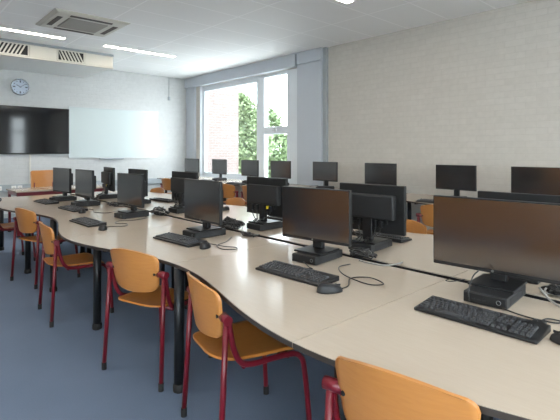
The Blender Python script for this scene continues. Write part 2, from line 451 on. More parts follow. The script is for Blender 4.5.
def whiteboard():
    t = thing('whiteboard', 'white wall board with thin metal frame, empty, right of the black screen', 'whiteboard', (4.31, YF, 1.825))
    MB().box(-1.08, 1.08, -.022, -.001, -.575, .575).build('writing_surface', M['board'], t)
    f = MB()
    f.box(-1.095, 1.095, -.028, -.001, .576, .592, .002).box(-1.095, 1.095, -.028, -.001, -.592, -.576, .002)
    f.box(-1.095, -1.081, -.028, -.001, -.5755, .5755, .002).box(1.081, 1.095, -.028, -.001, -.5755, .5755, .002)
    f.build('frame', M['alu'], t)
    MB().box(-.42, .16, -.10, -.001, -.625, -.594, .01).build('pen_tray', M['trunk'], t)
whiteboard()
t = thing('cable_trunking', 'long grey dado trunking along the foot of the back wall', 'trunking', (0, 0, 0))
MB().box(-3.4, 6.15, YF-.07, YF-.001, .56, .70, .006).build('channel', M['trunk'], t)
def socket():
    t = thing('wall_socket', '', 'socket')
    MB().box(-.045, .045, -.012, -.0005, -.045, .045, .004).build('faceplate', M['white'], t)
    MB().cyl((0, -.0135, 0), .022, .001, 16, 'Y').build('socket_well', M['cream'], t)
    return t
p = socket()
for x, l in ((1.86, 'white socket on grey trunking, left of the teacher chair by the photo edge'), (2.12, 'white socket on grey trunking just left of the teacher chair'), (2.23, 'white socket on grey trunking, partly behind the teacher chair')):
    place(p, (x, YF-.07, .63), 0, l, 'sockets on the back wall trunking')
tag(MB().box(2.42, 2.45, YF-.022, YF-.001, .702, 1.33, .003).build('cable_conduit', M['cream']), 'narrow vertical conduit between the black screen and the trunking', 'conduit')
t = thing('pull_cord', 'thin cord with small grey end box hanging on the back wall near the window corner', 'pull cord', (5.72, YF-.012, 2.80))
MB().tube([(0, 0, .03), (0, 0, .55)], .005).build('cord', M['trunk'], t)
MB().box(-.03, .03, -.03, .01, -.06, .04, .006).build('end_box', M['trunk'], t)

# ------------------------------------------------------------------ tables
PER = 2.47
def wave(y): return 1.175 - .115*math.cos(2*PI*(y-1.05)/PER)   # outer edge, as an x on the near row
MOD = 1.2375
def table(name, phase, seam=2.17, legs=((1.31, 1), (2.08, 0), (2.08, 1)), d0=0.):
    """one module, local y 0..MOD, inner straight edge at x = 0, wavy edge towards -x"""
    t = thing('wavy_table', '', 'table')
    n = 20; g = .0022
    ys = [g + (MOD-2*g)*i/n for i in range(n+1)]
    def ex(y): return -(seam - wave(1.09 + phase*MOD + y)) - d0
    poly = [(ex(y), y) for y in ys] + [(0, MOD-g), (0, g)]
    MB().prism(poly, .7200, .740).build('tabletop', M['table'], t)
    # dark band on the wavy edge
    bpoly = [(ex(y)-.003, y) for y in ys] + [(ex(y)-.0002, y) for y in reversed(ys)]
    MB().prism(bpoly, .7195, .7385).build('edge_band', M['edge'], t)
    ap = MB().box(-.80, -.06, MOD*.5-.015, MOD*.5+.015, .678, .7195).box(-.075, -.045, .12, MOD-.12, .678, .7195)
    ap.build('under_frame', M['black'], t)
    return t
def table_leg(t, x, y):
    l = MB().cyl((x, y, .045), .030, .6745, 20).build('leg', M['black'], t)
    MB().lathe((x, y, 0), [(.034, 0), (.036, .006), (.036, .03), (.031, .046)], 20).build('foot', M['rubber'], l)
def mk(phase, fl):
    t = table('wavy_table', phase)
    for x, y in fl: table_leg(t, x, y)
    return t
LA = [(-.86, MOD-.001+.0), (-.12, .12), (-.12, MOD-.12)]
tA = mk(0, [(-.865, MOD-.035), (-.12, .12), (-.12, MOD-.12)])     # wide end first, narrow end far
tB = mk(1, [(-.885, MOD-.035), (-.12, .12), (-.12, MOD-.12)])     # narrow end first, wide end far
tBx = mk(1, [(-.885, .875), (-.12, .12), (-.12, MOD-.12)])        # the one whose leg stands further in
grp = 'wavy tables of the near row'
fl = ['cream wavy-edged table behind the viewpoint', 'cream wavy-edged table carrying the largest monitor, nearest at the bottom right',
      'cream wavy-edged table carrying the second monitor of the near row', 'cream wavy-edged table carrying the third monitor of the near row',
      'cream wavy-edged table carrying the fourth monitor of the near row', 'cream wavy-edged table carrying the fifth monitor of the near row',
      'cream wavy-edged end table with the farthest monitors, nearest the teacher desk']
for i in range(7):
    k = i-2
    proto = tA if k % 2 == 0 else (tBx if k == 3 else tB)
    place(proto, (2.17, 1.09+k*MOD, 0), 0, fl[i], grp)
rl = ['cream wavy-edged far-side table behind the viewpoint', 'cream wavy-edged far-side table behind the largest monitor',
      'cream wavy-edged far-side table, with a rear-facing monitor and keyboard left of the largest monitor',
      'cream wavy-edged far-side table under the monitor back with a yellow plug', 'cream wavy-edged far-side table beside the fourth near-row monitor',
      'cream wavy-edged far-side table beside the fifth near-row monitor', 'cream wavy-edged far-side end table nearest the back wall']
for i in range(7):
    k = i-2
    proto = tB if k % 2 == 0 else tA      # turned half round
    place(proto, (2.235, 1.09+(k+1)*MOD, 0), PI, rl[i], 'wavy tables of the far side row')
wl = ['cream table along the brick wall at the right edge of the photo', 'cream table along the brick wall under the rightmost wall monitor',
      'cream table along the brick wall under the monitor with the reddish chair in front', 'cream table along the brick wall mostly hidden by a monitor back',
      'cream table along the wall next to the column', 'cream table under the right window pane',
      'cream table under the window mullion and greenery', 'cream table under the window with the brick building outside', 'cream table in the far window corner']
for i in range(8):
    y0 = .05 + i*MOD
    place(tA if i % 2 == 0 else tB, (6.17, y0, 0), 0, wl[i if i < 4 else i+1] if i != 7 else wl[8], 'tables along the window wall')

# cable trough between the two rows
t = thing('cable_trough', 'long black cable slot between the two rows of cream tables', 'cable tray', (0, 0, 0))
tr = MB().box(2.176, 2.229, -1.38, 7.27, .690, .700).box(2.176, 2.180, -1.38, 7.27, .7005, .736).box(2.225, 2.229, -1.38, 7.27, .7005, .736)
tr.build('channel', M['black'], t)
for y in (-1.0, 1.6, 4.2, 6.8): MB().box(2.190, 2.215, y-.012, y+.012, 0, .6898).build('support_post', M['black'], t)
for nm, mat, x, ph in (('cable', 'cable', 2.192, 0), ('cable', 'cabler', 2.204, 1), ('cable', 'cableb', 2.215, 2), ('cable', 'cable', 2.207, 3)):
    pts = [(x+.006*math.sin(i*1.7+ph), -1.3+i*.3, .712+.010*math.sin(i*2.3+ph*2)) for i in range(29)]
    MB().tube(pts, .006, 6, div=3).build('cable', M[mat], t)

# ------------------------------------------------------------------ chairs
def slab_uv(mb, fn, nu, nv, th):
    """thick curved sheet from fn(u,v)->(point, normal)"""
    top = []; bot = []
    for j in range(nv+1):
        for i in range(nu+1):
            p, n = fn(i/nu, j/nv); p = Vector(p); n = Vector(n).normalized()
            top.append(p+n*th/2); bot.append(p-n*th/2)
    N = (nu+1)*(nv+1); fs = []
    def id(i, j): return j*(nu+1)+i
    for j in range(nv):
        for i in range(nu):
            q = [id(i, j), id(i+1, j), id(i+1, j+1), id(i, j+1)]
            fs.append(q); fs.append([N+k for k in reversed(q)])
    mb.add(top+bot, fs, True)
    rim = [id(i, 0) for i in range(nu)] + [id(nu, j) for j in range(nv)] + [id(i, nv) for i in range(nu, 0, -1)] + [id(0, j) for j in range(nv, 0, -1)]
    vs = [top[k] for k in rim] + [bot[k] for k in rim]; m = len(rim)
    mb.add(vs, [[k, (k+1) % m, m+(k+1) % m, m+k] for k in range(m)])
    return mb

def rows(r, n):   # denser near both ends
    return [0, .02, .06, .12, .22, .38, .55, .70, .82, .90, .95, .985, 1]
def corner_inset(d, r):
    return 0 if d >= r else r-math.sqrt(max(0, r*r-(r-d)**2))

def make_chair():
    t = thing('classroom_chair', '', 'chair')
    H0, H1 = .552, .790
    RV = rows(0, 0)
    def back(u, v):
        k = v*(len(RV)-1); i = min(int(k), len(RV)-2); vv = RV[i]+(RV[i+1]-RV[i])*(k-i)
        h = vv*(H1-H0)
        hw = .187+.028*vv
        hw -= corner_inset(h, .055) + corner_inset(H1-H0-h, .050)
        uu = 2*u-1
        y = uu*hw
        z = H0+h + .024*(.7-uu*uu)*max(0, vv-.4)*1.6 - .010*(1-uu*uu)*max(0, .4-vv)*2.5
        x = .045 - .055*(1-(y/.215)**2) - .045*(vv-.3)
        return (x, y, z), (-1, -y*.9, -.15)
    slab_uv(MB(), back, 20, len(RV)-1, .011).build('backrest', M['ply'], t)
    def seat(u, v):
        k = v*(len(RV)-1); i = min(int(k), len(RV)-2); vv = RV[i]+(RV[i+1]-RV[i])*(k-i)
        L = .44; s = vv*L
        hw = .175+.028*min(1, vv*1.6)
        hw -= corner_inset(s, .10) + corner_inset(L-s, .06)
        uu = 2*u-1; y = uu*hw
        x = -.005+s
        z = .452 + .022*max(0, 1-s/.16)**2 - .012*math.sin(min(1, vv)*PI)*(1-uu*uu) - (.030*((vv-.82)/.18)**2 if vv > .82 else 0)
        return (x, y, z), (0, 0, 1)
    slab_uv(MB(), seat, 18, len(RV)-1, .011).build('seat', M['plyseat'], t)
    r = .0135
    for sd in (-1, 1):
        yb = .238*sd
        lg = MB().tube([(0, .252*sd, .03), (.036, yb, .675)], r, 10, curve=False).build('rear_leg', M['red'], t)
        MB().cyl((-.0005, .252*sd, 0), .0155, .045, 14).build('foot_tip', M['rubber'], lg)
        fr = MB().tube([(.045, yb, .672), (.056, yb, .60), (.075, yb*.99, .520), (.11, yb*.96, .458), (.17, yb*.93, .434), (.28, yb*.92, .434),
                        (.385, yb*.92, .430), (.430, yb*.92, .405), (.450, yb*.925, .35), (.470, yb*.95, .15), (.477, yb*.96, .03)], r, 10, div=5)
        fo = fr.build('front_leg', M['red'], t)
        MB().cyl((.4775, yb*.96, 0), .0155, .045, 14).build('foot_tip', M['rubber'], fo)
        br = MB().tube([(.036, yb+.022*sd, .664), (.040, .190*sd, .664)], .021, 12, curve=False)
        br.box(.024, .044, min(.165*sd, .2*sd), max(.165*sd, .2*sd), .645, .685, .004)
        bo = br.build('bracket', M['red'], t)
        MB().cyl((.012, .180*sd, .664), .008, .010, 10, 'X').build('bolt', M['black'], bo)
    for xx, zz in ((.13, .430), (.36, .424)): MB().tube([(xx, -.220, zz), (xx, .220, zz)], .010, 8, curve=False).build('cross_bar', M['red'], t)
    return t
ch = make_chair()
G1 = 'orange plywood chairs along the near tables'
def chair2(l, r, label, g):       # from the two rear feet, left and right as one sits
    lx, ly = l; rx, ry = r
    dx, dy = lx-rx, ly-ry
    rz = math.atan2(-dx, dy)      # local +y points to the left foot
    place(ch, ((lx+rx)/2, (ly+ry)/2, 0), rz, label, g)
chair2((1.02, .925), (1.10, .425), 'orange plywood chair nearest the camera, only its backrest top and red bracket in view', G1)
chair2((1.20, 2.06), (1.085, 1.56), 'orange plywood red-framed chair facing the second monitor, seat fully visible', G1)
chair2((1.08, 2.84), (1.225, 2.365), 'orange plywood red-framed chair seen from behind, third from the camera', G1)
chair2((1.07, 4.31), (1.03, 3.81), 'orange plywood red-framed chair fourth from the camera, turned side-on', G1)
chair2((1.08, 5.47), (1.20, 4.965), 'orange plywood red-framed chair fifth from the camera, with curved back tilted left', G1)
chair2((.98, 6.70), (1.02, 6.18), 'orange plywood chair cut by the left edge of the photo', G1)
G2 = 'orange plywood chairs on the far side of the double row'
for x, y, rz, l in ((3.36, 2.06, 180, 'orange chair top rising behind the far table edge, left of the largest monitor'),
                    (3.38, 4.50, 177, 'orange chair top between third near monitor and the monitor back with yellow plug'),
                    (3.36, 6.58, 182, 'orange chair top behind the far tables, right of the fourth near monitor')):
    place(ch, (x, y, 0), R(rz), l, G2)
G3 = 'orange plywood chairs at the wall tables'
for x, y, rz, l in ((4.62, 2.42, 12, 'orange chair with red bracket at the brick wall table, beside the largest monitor'),
                    (4.72, 5.98, -8, 'orange chair at the window table, directly left of the monitor back with yellow plug'),
                    (4.70, 6.58, 10, 'orange chair at the window table, just right of the third near monitor'),
                    (4.70, 8.76, 14, 'orange chair at the far window table, left of the far-side monitor back')):
    place(ch, (x, y, 0), R(rz), l, G3)
def teacher_chair():
    t = thing('teacher_chair', 'tall orange wooden chair behind the red-edged teacher desk', 'chair', (2.36, 9.20, 0), R(-90))
    def back(u, v):
        uu = 2*u-1; hw = .225 - corner_inset(v*.36, .02) - corner_inset((1-v)*.36, .03)
        y = uu*hw
        return (-.02-.03*(1-(y/.22)**2)-.05*v, y, .67+.36*v), (-1, -y*.6, -.15)
    slab_uv(MB(), back, 14, 16, .012).build('backrest', M['ply'], t)
    def seat(u, v):
        uu = 2*u-1; hw = .21 - corner_inset(v*.40, .06) - corner_inset((1-v)*.40, .06)
        return (.02+.40*v, uu*hw, .50-.01*math.sin(v*PI)), (0, 0, 1)
    slab_uv(MB(), seat, 14, 16, .012).build('seat', M['plyseat'], t)
    for sd in (-1, 1):
        a = MB().tube([(-.02, .19*sd, 0), (-.012, .17*sd, .48), (-.048, .16*sd, .80)], .012, 8).build('rear_leg', M['red'], t)
        a = MB().tube([(.42, .19*sd, 0), (.38, .17*sd, .47), (.20, .165*sd, .482), (-.005, .165*sd, .482)], .012, 8, curve=False).build('front_leg', M['red'], t)
teacher_chair()
del ch

# ------------------------------------------------------------------ teacher desk
def teacher_desk():
    t = thing('teacher_desk', 'cream teacher desk with dark red steel apron and legs near the back wall', 'desk', (2.42, 8.47, 0))
    MB().box(-.76, .76, -.36, .36, .722, .748, .004).build('desktop', M['table'], t)
    f = MB()
    f.box(-.74, .74, -.345, -.315, .660, .7215, .004).box(-.74, .74, .315, .345, .660, .7215, .004)
    f.box(-.74, -.71, -.3145, .3145, .660, .7215, .004).box(.71, .74, -.3145, .3145, .660, .7215, .004)
    f.build('apron', M['red'], t)
    for x in (-.715, .715):
        for y in (-.32, .32):
            l = MB().box(x-.02, x+.02, y-.02, y+.02, .02, .6595, .004).build('leg', M['red'], t)
            MB().box(x-.022, x+.022, y-.022, y+.022, 0, .0198, .003).build('foot', M['rubber'], l)
teacher_desk()

# ------------------------------------------------------------------ computers
def make_monitor(W, H, zb, big=False):
    """front faces -x; z measured from the top of whatever it stands on; zb = bottom of the panel"""
    t = thing('monitor', '', 'monitor')
    w = W/2
    MB().box(-.012, .016, -w, w, zb, zb+H, .005).build('housing', M['plastic'], t)
    MB().box(-.0135, -.0123, -w+.006, w-.006, zb+.018, zb+H-.006).build('screen', M['screen'], t)
    MB().cyl((-.0136, .012, zb+.010), .006, .0014, 16, 'X').build('badge', M['silver'], t)
    b = MB()
    b.box(.0165, .064, -w*.78, w*.78, zb+H*.30, zb+H*.80, .010)
    b.build('back_cover', M['plasticb'], t)
    pb = MB().box(.0165, .034, -w*.55, w*.55, zb+H*.20, zb+H*.295, .004).build('port_panel', M['plastic'], t)
    n = MB().box(.022, .056, -.036, .036, .012, zb+H*.34, .006)
    n.build('stand_neck', M['black'], t)
    MB().box(-.085, .125, -.098, .098, .0006, .0116, .004).build('stand_base', M['black'], t)
    return t
def plugs(t, zb, H, yellow):
    for k, (y, m) in enumerate(((-.13, 'black'), (-.07, 'black'), (.065, 'yellow' if yellow else 'black'), (.10, 'black'))):
        q = .007 if m == 'yellow' else .011
        p = MB().box(.036, .060, y-q, y+q, zb+H*(.19 if m == 'yellow' else .13), zb+H*.27, .003).build('plug', M[m], t)
        pts = [(.05, y, zb+H*.13), (.055, y*.9, zb+H*.02), (.075, y*.5, zb*.55), (.085, y*.3, .035), (.10+.02*k, -.06+.04*k, .0135)]
        MB().tube(pts, .0042, 6).build('cord', M['cable'], p)
mon = make_monitor(.505, .322, .062)
monb = make_monitor(.505, .322, .062); plugs(monb, .062, .322, False)
mony = make_monitor(.505, .322, .062); plugs(mony, .062, .322, True)
monbig = make_monitor(.585, .337, .053)
monw = make_monitor(.55, .330, .095)

def make_pc():
    t = thing('mini_computer', '', 'computer')     # front towards -x
    MB().box(-.14, .14, -.088, .088, .003, .0500, .004).build('case', M['plasticb'], t)
    fp = MB().box(-.1455, -.1403, -.086, .086, .005, .047, .002).build('front_panel', M['plastic'], t)
    MB().lathe((-.1456, -.058, .028), [(.010, 0), (.010, -.0012), (.0075, -.0012), (.0075, 0)], 18, 'X', caps=False).build('power_ring', M['silver'], fp)
    q = MB()
    for y in (.0, .022, .044): q.box(-.1462, -.1456, y-.007, y+.007, .020, .026)
    q.build('ports', M['dark'], fp)
    for s in (-1, 1):
        v = MB().box(-.10, .09, .0880*s-.0004, .0880*s+.0004, .012, .040)
        for k in range(9): v.box(-.098+k*.021, -.086+k*.021, .0886*s-.0003, .0886*s+.0003, .014, .038)
        v.build('side_vent', M['dark'], t)
    for sx in (-.11, .11):
        for sy in (-.07, .07): MB().cyl((sx, sy, 0), .01, .0028, 10).build('rubber_foot', M['rubber'], t)
    return t
pc = make_pc()

def make_keyboard():
    """typing side towards -x; right-hand end at -y"""
    t = thing('keyboard', '', 'keyboard')
    LX, LY = .160, .46
    vs = []
    for (x, zt) in ((-LX/2, .014), (LX/2, .028)):
        for y in (-LY/2, LY/2): vs += [(x, y, .002), (x, y, zt)]
    # wedge body, bevelled
    bm = bmesh.new(); V = [bm.verts.new(v) for v in vs]
    for f in ([0, 1, 3, 2], [4, 6, 7, 5], [0, 4, 5, 1], [2, 3, 7, 6], [0, 2, 6, 4], [1, 5, 7, 3]): bm.faces.new([V[i] for i in f])
    bmesh.ops.recalc_face_normals(bm, faces=bm.faces)
    bmesh.ops.bevel(bm, geom=list(bm.edges), offset=.004, segments=2, profile=.5, affect='EDGES')
    bm.verts.index_update()
    mb = MB().add([v.co[:] for v in bm.verts], [[v.index for v in f.verts] for f in bm.faces]); bm.free()
    mb.build('body', M['plastic'], t)
    def zt(x): return .014+.014*(x+LX/2)/LX
    def keycap(m, x0, x1, y0, y1):
        g = .0019; ins = .0028; z0 = [zt(x0)+.0003, zt(x1)+.0003]; h = .0085
        a = [(x0+g, y0+g, z0[0]), (x1-g, y0+g, z0[1]), (x1-g, y1-g, z0[1]), (x0+g, y1-g, z0[0])]
        b = [(x0+g+ins, y0+g+ins, z0[0]+h), (x1-g-ins*.6, y0+g+ins, z0[1]+h), (x1-g-ins*.6, y1-g-ins, z0[1]+h), (x0+g+ins, y1-g-ins, z0[0]+h)]
        m.add(a+b, [[0, 3, 2, 1], [4, 5, 6, 7], [0, 1, 5, 4], [1, 2, 6, 5], [2, 3, 7, 6], [3, 0, 4, 7]])
    U = .0190; yl = LY/2-.010; xb = -LX/2+.014
    main = MB()
    R0 = [[1.25, 1.25, 1.25, 6.25, 1.25, 1.25, 1.25, 1.25], [2.25]+[1]*10+[2.75], [1.75]+[1]*11+[2.25], [1.5]+[1]*12+[1.5], [1]*13+[2]]
    for r, row in enumerate(R0):
        y = yl
        for k in row: keycap(main, xb+r*U, xb+(r+1)*U, y-k*U, y); y -= k*U
    main.build('letter_keys', M['key'], t)
    x = xb+5*U+.010
    for sts, nm in (((0,), 'escape_key'), ((2, 3, 4, 5), 'function_keys'), ((6.5, 7.5, 8.5, 9.5), 'function_keys'), ((11, 12, 13, 14), 'function_keys')):
        fn = MB()
        for st in sts: keycap(fn, x, x+U*.85, yl-(st+1)*U, yl-st*U)
        fn.build(nm, M['key'], t)
    nv = MB(); y0 = yl-15.2*U
    for r in (3, 4):
        for c in range(3): keycap(nv, xb+r*U, xb+(r+1)*U, y0-(c+1)*U, y0-c*U)
    nv.build('navigation_keys', M['key'], t); nv = MB()
    for c in range(3): keycap(nv, x, x+U*.85, y0-(c+1)*U, y0-c*U)
    nv.build('lock_keys', M['key'], t); nv = MB()
    for c in range(3): keycap(nv, xb, xb+U, y0-(c+1)*U, y0-c*U)
    keycap(nv, xb+U, xb+2*U, y0-2*U, y0-U)
    nv.build('arrow_keys', M['key'], t)
    npd = MB(); y0 = yl-18.45*U
    for r in range(5):
        for c in range(4): keycap(npd, xb+r*U, xb+(r+1)*U, y0-(c+1)*U, y0-c*U)
    npd.build('number_pad', M['key'], t)
    MB().box(.045, .062, -.16, -.11, .0283, .0300).build('indicator_strip', M['dark'], t)
    return t
kb = make_keyboard()
def kb_cable(t, pts):
    """coiled lead of one keyboard, local coordinates"""
    MB().tube(pts, .0030, 6).build('cable', M['cable'], t)

def make_mouse():
    t = thing('computer_mouse', '', 'mouse')      # nose towards +x
    vs = []; fs = []
    n, m = 16, 8
    for j in range(m+1):
        a = PI/2*j/m
        for k in range(n):
            w_ = 2*PI*k/n
            rx = .058*math.cos(a)**.45 if j < m else 0; ry = .032*math.cos(a)**.45 if j < m else 0
            x = rx*math.cos(w_); y = ry*math.sin(w_)*(1-.10*math.cos(w_))
            z = .002+.034*math.sin(a)*(1-.28*math.cos(w_)*math.cos(a)**.3)
            vs.append((x, y, z))
    for j in range(m):
        for k in range(n): fs.append([j*n+k, j*n+(k+1) % n, (j+1)*n+(k+1) % n, (j+1)*n+k])
    fs.append(list(range(n))[::-1])
    MB().add(vs, fs, True).build('body', M['plasticb'], t)
    MB().cyl((.028, -.0035, .0260), .0085, .007, 14, 'Y').build('scroll_wheel', M['rubber'], t)
    MB().box(.012, .048, -.0006, .0006, .0240, .0325).build('button_gap', M['dark'], t)
    return t
ms = make_mouse()

ZT = .740; ZP = ZT+.0500
front = [  # x, y, yaw, label of monitor, label of pc
    ('big', 2.08, .81, 4, 'largest black monitor at the right edge, wide screen reflecting orange-brown', 'black mini computer under the largest monitor, front with power ring in view'),
    ('std', 1.97, 1.83, 7, 'black monitor with brown-tinted screen, second from the camera on the near side', 'black mini computer under the second near monitor, behind its keyboard and mouse'),
    ('std', 1.87, 2.93, 0, 'black monitor with dark plain screen, third from the camera on the near side', 'black mini computer under the third near monitor'),
    ('std', 1.87, 4.25, 4, 'black monitor with grey-brown sheen, fourth from the camera on the near side', 'black mini computer under the fourth near monitor'),
    ('std', 1.85, 5.50, 3, 'black monitor standing second from the far end of the near side', 'black mini computer under the monitor second from the far near-side end'),
    ('std', 1.82, 6.27, 7, 'black monitor at the far end of the near side, beside the teacher chair', 'black mini computer under the far end near-side monitor')]
for k, x, y, a, l1, l2 in front:
    place(pc, (x+.015-(.05 if k == 'big' else 0), y-.01, ZT), R(a), l2, 'mini computers on the near side')
    place(monbig if k == 'big' else mon, (x, y, ZP), R(a), l1, 'monitors facing the near side')
backs = [(monb, 2.54, .83, 3, 'black monitor back showing only its top strip above the largest monitor', 'mini computer hidden behind the largest monitor'),
         (monb, 2.49, 1.79, 5, 'black monitor seen from behind with bulky rear box, between second and largest near monitors', 'black mini computer under the rear-facing monitor right of the second near monitor'),
         (mony, 2.47, 2.86, 1, 'black monitor seen from behind with a yellow plug hanging under its rear box', 'black mini computer under the monitor back with yellow plug'),
         (monb, 2.47, 4.22, 1, 'black monitor seen from behind, just left of the third near monitor', 'black mini computer under the monitor back left of the third near monitor'),
         (monb, 2.41, 5.25, 0, 'black monitor back half hidden behind the fourth near monitor', 'black mini computer behind the fourth near monitor'),
         (mony, 2.40, 6.14, -7, 'small far monitor back at an angle, standing below the whiteboard tray', 'black mini computer under the farthest angled monitor back')]
for pr_, x, y, a, l1, l2 in backs:
    place(pc, (x-.010, y, ZT), R(a+180), l2, 'mini computers on the far side')
    place(pr_, (x, y, ZP), R(a+180), l1, 'monitors facing the far side')
walls = [(5.62, 1.74, 0, 'black monitor against the brick wall at the right edge, above the largest monitor'),
         (5.63, 2.71, -1, 'black monitor against the brick wall, left neighbour of the rightmost wall monitor'),
         (5.65, 3.90, 2, 'black monitor against the brick wall, lower half behind a monitor back'),
         (5.65, 5.02, 0, 'black monitor just right of the grey column'),
         (5.65, 6.14, 0, 'black monitor in front of the right window pane, left of the column'),
         (5.65, 7.07, 0, 'black monitor in front of the greenery, next to the window mullion'),
         (5.65, 8.16, 0, 'black monitor in front of the brick building seen through the window'),
         (5.65, 9.32, 6, 'pale-reflecting monitor in the far window corner')]
for x, y, a, l in walls:
    place(pc, (x+.01, y, ZT), R(a), 'mini computer under '+l.replace('black ', '').replace('against the brick wall', 'at the wall'), 'mini computers along the wall')
    place(monw, (x, y, ZP), R(a), l, 'monitors along the wall')

# keyboards
KG = 'black keyboards'
def put_kb(cx, cy, a, label, back=False):
    return place(kb, (cx, cy, ZT), R(a), label, KG)
kbs = [put_kb(1.725, .74, 1, 'black keyboard in front of the largest monitor, nearest and biggest'),
       put_kb(1.64, 1.665, 3, 'black keyboard in front of the second near monitor with a mouse at its right'),
       put_kb(1.63, 2.865, 4, 'black keyboard in front of the third near monitor'),
       put_kb(1.42, 4.14, 2, 'black keyboard in front of the fourth near monitor, close to the table edge'),
       put_kb(1.63, 5.22, 3, 'black keyboard in front of the near-side monitor second from the far end'),
       put_kb(1.60, 6.16, 3, 'black keyboard at the far end of the near side'),
       put_kb(2.83, 1.96, 182, 'black keyboard behind the rear-facing monitor beside the largest monitor'),
       put_kb(2.86, 3.05, 180, 'black keyboard partly visible under the monitor back with yellow plug'),
       put_kb(2.84, 4.35, 180, 'black keyboard behind the monitor back left of the third near monitor'),
       put_kb(2.80, 5.32, 184, 'black keyboard right of the fourth near monitor, on the far side tables'),
       put_kb(5.26, 2.80, 3, 'black keyboard on the brick wall table above the orange chair'),
       put_kb(5.30, 5.05, 0, 'black keyboard before the wall monitor right of the column'),
       put_kb(5.30, 6.20, 0, 'black keyboard before the monitor left of the column'),
       put_kb(5.28, 7.05, 2, 'black keyboard before the monitor in front of the greenery'),
       put_kb(5.30, 8.14, 0, 'black keyboard before the monitor in front of the outdoor brick building')]
# mice
MG = 'black computer mice'
mice = [(1.735, .435, 80, 'black mouse cut by the right edge beside the nearest keyboard'),
        (1.565, 1.36, -30, 'black mouse at the right end of the second keyboard'),
        (1.655, 2.555, 40, 'black mouse at the right end of the third keyboard'),
        (1.40, 3.72, 70, 'black mouse at the right end of the fourth keyboard near the table edge'),
        (1.62, 4.88, 60, 'black mouse beside the keyboard second from the far near-side end'),
        (2.85, 5.02, 190, 'black mouse on the far side tables right of the fourth near monitor'),
        (2.86, 4.02, 190, 'black mouse right of the keyboard behind the third near monitor')]
for x, y, a, l in mice: place(ms, (x, y, ZT), R(a), l, MG, (1.1, 1.1, 1.1))

# ------------------------------------------------------------------ cables
def cable(pts, mat, label, r=.003, group='loose cables on the tables'):
    return tag(MB().tube(pts, r, 6).build('cable', M[mat]), label, 'cable', group)
zc = ZT+.0062
cable([(1.925, .75, ZT+.012), (1.90, .70, zc+.004), (1.89, .62, zc), (1.90, .53, zc), (1.935, .51, zc), (1.92, .555, zc+.003), (1.87, .57, zc), (1.825, .565, ZT+.022)], 'cable', 'black lead curling from the nearest keyboard to its mini computer')
MB().box(-.03, .03, -.022, .022, 0, .016, .004).build('cable_joint', M['plasticb'], loc=(1.842, .565, ZT+.0005))
tag(bpy.data.objects['cable_joint'], 'small black cable joint behind the nearest keyboard', 'cable joint')
cable([(1.99, .850, ZT+.125), (1.94, .855, ZT+.105), (1.888, .85, ZT+.055), (1.886, .845, ZT+.012)], 'cable', 'thin lead dropping over the front of the nearest mini computer')
cable([(1.795, .405, ZT+.016), (1.84, .36, zc), (1.90, .30, zc), (1.99, .28, zc)], 'cable', 'black lead from the nearest mouse towards the largest monitor')
cable([(2.15, .655, ZT+.06), (2.13, .60, zc+.01), (2.08, .52, zc), (2.02, .44, zc), (2.00, .36, zc)], 'cableg', 'pale lead running from the largest monitor to the right edge', .0045)
cable([(1.95, .965, ZT+.07), (1.96, .99, ZT+.055), (1.99, .97, ZT+.05), (2.03, .93, ZT+.06)], 'cable', 'small lead loop under the left corner of the largest monitor', .002)
cable([(1.617, 1.33, ZT+.012), (1.69, 1.35, zc), (1.80, 1.42, zc), (1.88, 1.36, zc), (1.84, 1.25, zc), (1.78, 1.30, zc), (1.82, 1.48, zc), (1.92, 1.60, zc), (2.02, 1.60, zc)], 'cable', 'looped black lead of the mouse beside the second keyboard')
cable([(1.728, 1.72, ZT+.02), (1.76, 1.73, zc), (1.785, 1.68, zc), (1.80, 1.72, zc), (1.82, 1.78, ZT+.02)], 'cable', 'black lead passing in front of the second near mini computer')
cable([(1.705, 2.60, zc+.005), (1.74, 2.60, zc), (1.76, 2.48, zc), (1.80, 2.40, zc), (1.76, 2.36, zc), (1.70, 2.42, zc), (1.74, 2.54, zc), (1.86, 2.60, zc), (2.00, 2.72, zc)], 'cable', 'looped black lead of the mouse beside the third keyboard')
cable([(1.43, 3.785, zc), (1.50, 3.80, zc), (1.60, 3.74, zc), (1.66, 3.84, zc), (1.60, 3.95, zc), (1.68, 4.05, zc), (1.80, 4.00, zc), (1.95, 4.05, zc)], 'cable', 'looped black lead of the mouse beside the fourth keyboard')
cable([(1.74, 5.15, zc), (1.78, 5.0, zc), (1.72, 4.8, zc), (1.80, 4.66, zc), (1.95, 4.75, zc), (2.05, 4.95, zc)], 'cable', 'black lead trailing between the fourth and fifth near monitors')
cable([(2.95, 2.42, zc), (2.80, 2.47, zc), (2.65, 2.40, zc), (2.58, 2.27, zc), (2.64, 2.14, zc), (2.68, 2.02, zc)], 'cableg', 'pale lead lying behind the second near monitor on the far side')
cable([(2.13, 1.62, zc), (2.12, 1.55, zc), (2.14, 1.45, zc), (2.20, 1.40, zc+.008), (2.28, 1.42, zc)], 'cableg', 'pale lead at the right of the second near mini computer', .005)
cable([(5.85, 4.6, zc), (5.8, 4.45, zc), (5.9, 4.3, zc), (5.85, 4.15, zc)], 'cable', 'black lead on the wall table between two brick wall monitors', .005)
cable([(5.72, 2.40, zc), (5.66, 2.30, zc+.01), (5.75, 2.22, zc+.02), (5.66, 2.18, zc), (5.78, 2.08, zc)], 'cable', 'tangled black lead beside the brick wall monitor left of the rightmost', .006)
cable([(5.95, 5.65, zc), (5.85, 5.55, zc+.01), (5.95, 5.45, zc+.02), (5.85, 5.35, zc), (5.95, 5.25, zc)], 'cable', 'tangled black lead beside the monitor right of the column', .006)

